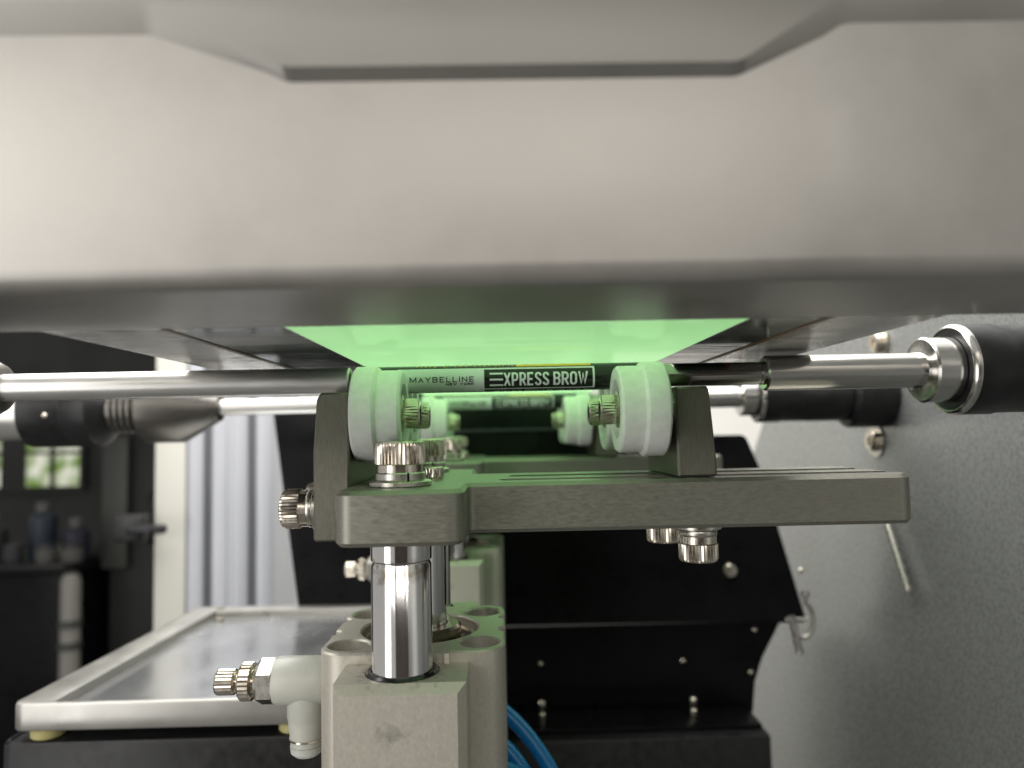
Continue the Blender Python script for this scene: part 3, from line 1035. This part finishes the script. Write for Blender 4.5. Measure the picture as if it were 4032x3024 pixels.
def make_cylinder():
    t = thing('air_cylinder', (-25, 223, -160), 'front matte aluminium guided air cylinder carrying the nearest cradle', 'air cylinder',
              'guided air cylinders under the cradles')
    x0, x1, y0, y1 = -49.7, 0.0, 198, 249
    o = [(x0, y0, 7), (x1, y0, 7)]
    o += [(x1, 216.5, .4), (x1 - 1.6, 218, .4), (x1 - 1.6, 221, .4), (x1, 222.5, .4), (x1, 231, .4), (x1 - 1.6, 232.5, .4), (x1 - 1.6, 235.5, .4), (x1, 237, .4)]
    o += [(x1, y1, 7), (x0, y1, 7)]
    o += [(x0, 237, .4), (x0 + 1.6, 235.5, .4), (x0 + 1.6, 232.5, .4), (x0, 231, .4), (x0, 222.5, .4), (x0 + 1.6, 221, .4), (x0 + 1.6, 218, .4), (x0, 216.5, .4)]
    holes = [circ(-42.6, 206.5, 5.4), circ(-7.1, 206.5, 5.4), circ(-42.6, 240.5, 5.4), circ(-7.1, 240.5, 5.4), circ(-25, 223, 17.0, 64)]
    part('body', prism(rpoly(o, 5), -165, CT, .5, holes), BODY_S, t)
    part('bore_floor', lathe_bm([(0, 0), (16.9, 0)], 48, 'Z', (-25, 223, CT - 6)), RUBBER, t)
    part('snap_ring', lathe_bm([(15.2, 0), (16.8, 0), (16.8, .9), (15.2, .9), (15.2, 0)], 64, 'Z', (-25, 223, CT - 3.2), a0=R(70), a1=R(70) + 2 * PI * .93), NICKEL, t)
    part('rod_bearing', lathe_bm([(8.1, 3.4), (11.2, 3.4), (12, 2.6), (12, -2.5), (15, -2.6), (15, -5)], 64, 'Z', (-25, 223, CT - 2)), NICKEL, t)
    for (x, y) in ((-42.6, 206.5), (-7.1, 206.5), (-42.6, 240.5), (-7.1, 240.5)):
        part('hole_floor', lathe_bm([(0, 0), (5.3, 0)], 32, 'Z', (x, y, CT - 9)), BODY, t)
    for (ya, yb, yr, nm) in ((180.6, 197.9, 192, 'guide_block'), (249.1, 270, 258, 'guide_block')):
        b = box_bm(-41.7, -9.6, ya, yb, -165, LT)
        eds = [e for e in b.edges if (abs(e.verts[0].co.z - LT) < .01 and abs(e.verts[1].co.z - LT) < .01 and abs(e.verts[0].co.y - e.verts[1].co.y) < .01 and
                                      abs(e.verts[0].co.y - (ya if ya < 200 else yb)) < .01)
               or (abs(e.verts[0].co.z - e.verts[1].co.z) > 50 and abs(e.verts[0].co.y - (ya if ya < 200 else yb)) < .01)]
        bmesh.ops.bevel(b, geom=eds, offset=2.1, segments=1, affect='EDGES')
        b = boolean(b, [lathe_bm([(0, -12), (9.4, -12), (9.4, 4), (0, 4)], 56, 'Z', (-26.2, yr, LT))])
        g = part(nm, b, BODY_S, t)
        part('rod_seal', lathe_bm([(7.8, .4), (8.6, .7), (9.2, .1), (9.3, -2), (7.8, -2)], 56, 'Z', (-26.2, yr, LT)), RUBBER, g, base=BASES[t.name])
    part('web', box_bm(-16.3, -14.6, 197.0, 198.4, -120, CT - .2, .3), BODY, t)
    # speed control valve screwed into the left side
    Y, Z = 212, -67.6
    v = part('flow_valve', lathe_bm([(0, 0), (6.3, 0), (6.5, .3), (6.5, 13.4), (6.1, 14.1), (0, 14.1)], 48, '-X', (-49.9, Y, Z)), PLAST, t)
    B = BASES[t.name]
    part('hex_nut', lathe_bm([(0, 0), (6.4, 0, 'h'), (6.4, 3.9, 'h'), (5.1, 4.9), (0, 4.9)], 48, '-X', (-64.1, Y, Z)), ZINC, v, base=B, ang=20)
    part('neck', lathe_bm([(0, 0), (3.4, 0), (3.4, 1.3), (2.2, 1.4), (2.2, 8), (0, 8)], 32, '-X', (-69.0, Y, Z)), NICKEL, v, base=B)
    part('lock_ring', lathe_bm([(2, 0), (4.3, 0), (5.2, .5, 'k'), (5.2, 3.2, 'k'), (4.6, 3.7), (2, 3.7)], axis='-X', at=(-70.0, Y, Z), teeth=26, depth=.06), NICKEL, v, base=B, ang=28)
    part('adjuster_knob', lathe_bm([(0, 0), (2.9, 0), (3.5, .5, 'k'), (3.5, 4.9, 'k'), (3.1, 5.4), (0, 5.4)], axis='-X', at=(-75.0, Y, Z), teeth=22, depth=.06), NICKEL, v, base=B, ang=28)
    part('outlet', lathe_bm([(0, 0), (5.3, 0), (5.3, 8.6), (5.1, 8.9), (5.0, 10), (4.4, 15.2), (4.4, 16.2), (0, 16.2)], 40, '-Z', (-55.6, Y, Z - 1)), PLAST, v, base=B)
    part('outlet_ring', lathe_bm([(4.3, 0), (4.75, 0), (4.75, .5), (4.3, .5)], 40, '-Z', (-55.6, Y, Z - 15.2)), NICKEL, v, base=B)
    part('release_collar', lathe_bm([(0, 0), (4.5, 0), (4.3, 1.8), (3.4, 2.7), (0, 2.9)], 40, '-Z', (-55.6, Y, Z - 17.3)), PLAST2, v, base=B)
    v2 = part('flow_valve', lathe_bm([(0, 0), (6.3, 0), (6.5, .3), (6.5, 13.4), (6.1, 14.1), (0, 14.1)], 48, '-X', (-49.9, Y, Z - 38)), PLAST, t)
    return t


cyl = make_cylinder()
cy2 = copy_tree(cyl)
cy2.location.y += PITCH * MM
cy2['label'] = 'second matte aluminium air cylinder, blurred behind the front cylinder'

# ------------------------------------------------------------------ spindles left and right of the pencils


def make_left():
    t = thing('left_spindle', (-150, PY, PZ), 'front silver support rod pushed in from the left against the nearest pencil', 'spindle', 'left support spindles')
    c = (0, PY, PZ)
    part('rod', lathe_bm([(0, -47), (2.2, -47), (2.2, -44.6), (3.5, -44.2), (4.05, -44.7), (4.05, -160), (0, -160)], 56, 'X', c), ROD, t)
    part('cone_collar', lathe_bm([(0, -146.2), (5.6, -146.2), (7.0, -146.8), (7.6, -148), (17.8, -165.6), (17.8, -184), (17, -185), (0, -185)], 64, 'X', c), SATIN, t)
    th = [(0, -185.2)]
    for i in range(5):
        x = -185.2 - i * 3.2
        th += [(11.5, x), (12.6, x - .6), (12.6, x - 2.0), (11.3, x - 2.6)]
    th += [(11.3, -202), (0, -202)]
    part('thread', lathe_bm(th, 48, 'X', c), SATIN, t)
    part('chuck', lathe_bm([(0, -201), (10, -200.5), (18.2, -207), (19, -208), (19, -220), (18.7, -220.4), (18.7, -221), (19, -221.4), (19, -242), (0, -242)], 64, 'X', c), BLACK_A, t)
    part('tail_sleeve', lathe_bm([(0, -242.2), (12, -242.2), (15, -244), (15, -300), (0, -300)], 48, 'X', c), ROD, t)
    part('key_pin', lathe_bm(dome(1.6), 14, '-Y', (-227, PY - 18.6, PZ - 3)), NICKEL, t)
    return t


def make_right():
    t = thing('right_spindle', (140, PY, PZ), 'front steel drive spindle with black chuck entering from the right edge', 'spindle', 'right drive spindles')
    c = (0, PY, PZ)
    part('thin_rod', lathe_bm([(0, 47.6), (3.3, 47.6), (3.45, 48), (3.45, 76.5), (3.15, 76.6), (3.15, 77.4), (3.45, 77.5), (3.45, 80), (0, 80)], 56, 'X', c), ROD_D, t)
    part('thick_rod', lathe_bm([(0, 78.6), (4.7, 78.6), (5.25, 79.2), (5.25, 126.5), (0, 126.5)], 56, 'X', c), ROD_M, t)
    part('collar', lathe_bm([(0, 125.8), (5.4, 125.8), (5.8, 126), (9.2, 126.2), (9.8, 126.8), (9.8, 134.3), (0, 134.3)], 64, 'X', c), ROD_M, t)
    part('chuck_rim', lathe_bm([(12.2, 134.45), (12.6, 134.4), (13.4, 135.0), (13.6, 135.6), (13.6, 136.4), (12.2, 136.4), (12.2, 134.45)], 64, 'X', c), ROD_M, t)
    part('chuck', lathe_bm([(0, 134.6), (12.1, 134.6), (12.1, 136.5), (13.55, 136.5), (13.6, 137), (13.6, 146), (13.2, 146.6), (13.2, 160), (13.4, 160.4), (13.4, 182), (0, 182)], 64, 'X', c), BLACK_A, t)
    part('flange', lathe_bm([(0, 182.1), (15.6, 182.1), (17.3, 184), (17.3, 203.8), (0, 203.8)], 64, 'X', c), BLACK_A, t)
    part('set_screw', lathe_bm([(1, 0), (1.5, 0), (1.5, .3), (1, .3)], 14, '-Y', (158, PY - 13.1, PZ - 4)), RUBBER, t)
    return t


ls = make_left()
l2 = copy_tree(ls)
l2.location.y += PITCH * MM
l2['label'] = 'second left support spindle with cone, thread and black chuck, blurred behind the front rod'
rs = make_right()
r2 = copy_tree(rs)
r2.location.y += PITCH * MM
r2['label'] = 'second right drive spindle with black chuck ending at the grey side plate'

# ------------------------------------------------------------------ blue air hoses
H = [('outermost thick blue air hose curving down to the right of the front cylinder', (-10, 262, -90), (4, 262, -97), (16, 257, -110), (25, 250, -138), 2.6),
     ('middle blue air hose running behind the front cylinder', (-10, 256, -99), (2, 256, -105), (8, 252, -112), (15, 248, -136), 2.5),
     ('lowest blue air hose nearest the bottom edge', (-10, 250, -108), (2, 250, -109), (12, 246, -113), (24, 242, -126), 2.5)]
for lb, a, b, c, d, r in H:
    d2 = Vector(d) - Vector(c)
    e = Vector(d) + d2.normalized() * 60 + Vector((0, 0, -60))
    o = part('air_hose', tube_bm(bez(a, b, c, d) + bez(d, Vector(d) + d2 * .6, e + Vector((0, 0, 60)), e + Vector((0, 0, -80)))[1:], r, 16), BLUE, base=a)
    tag(o, lb, 'hose', 'blue air hoses')
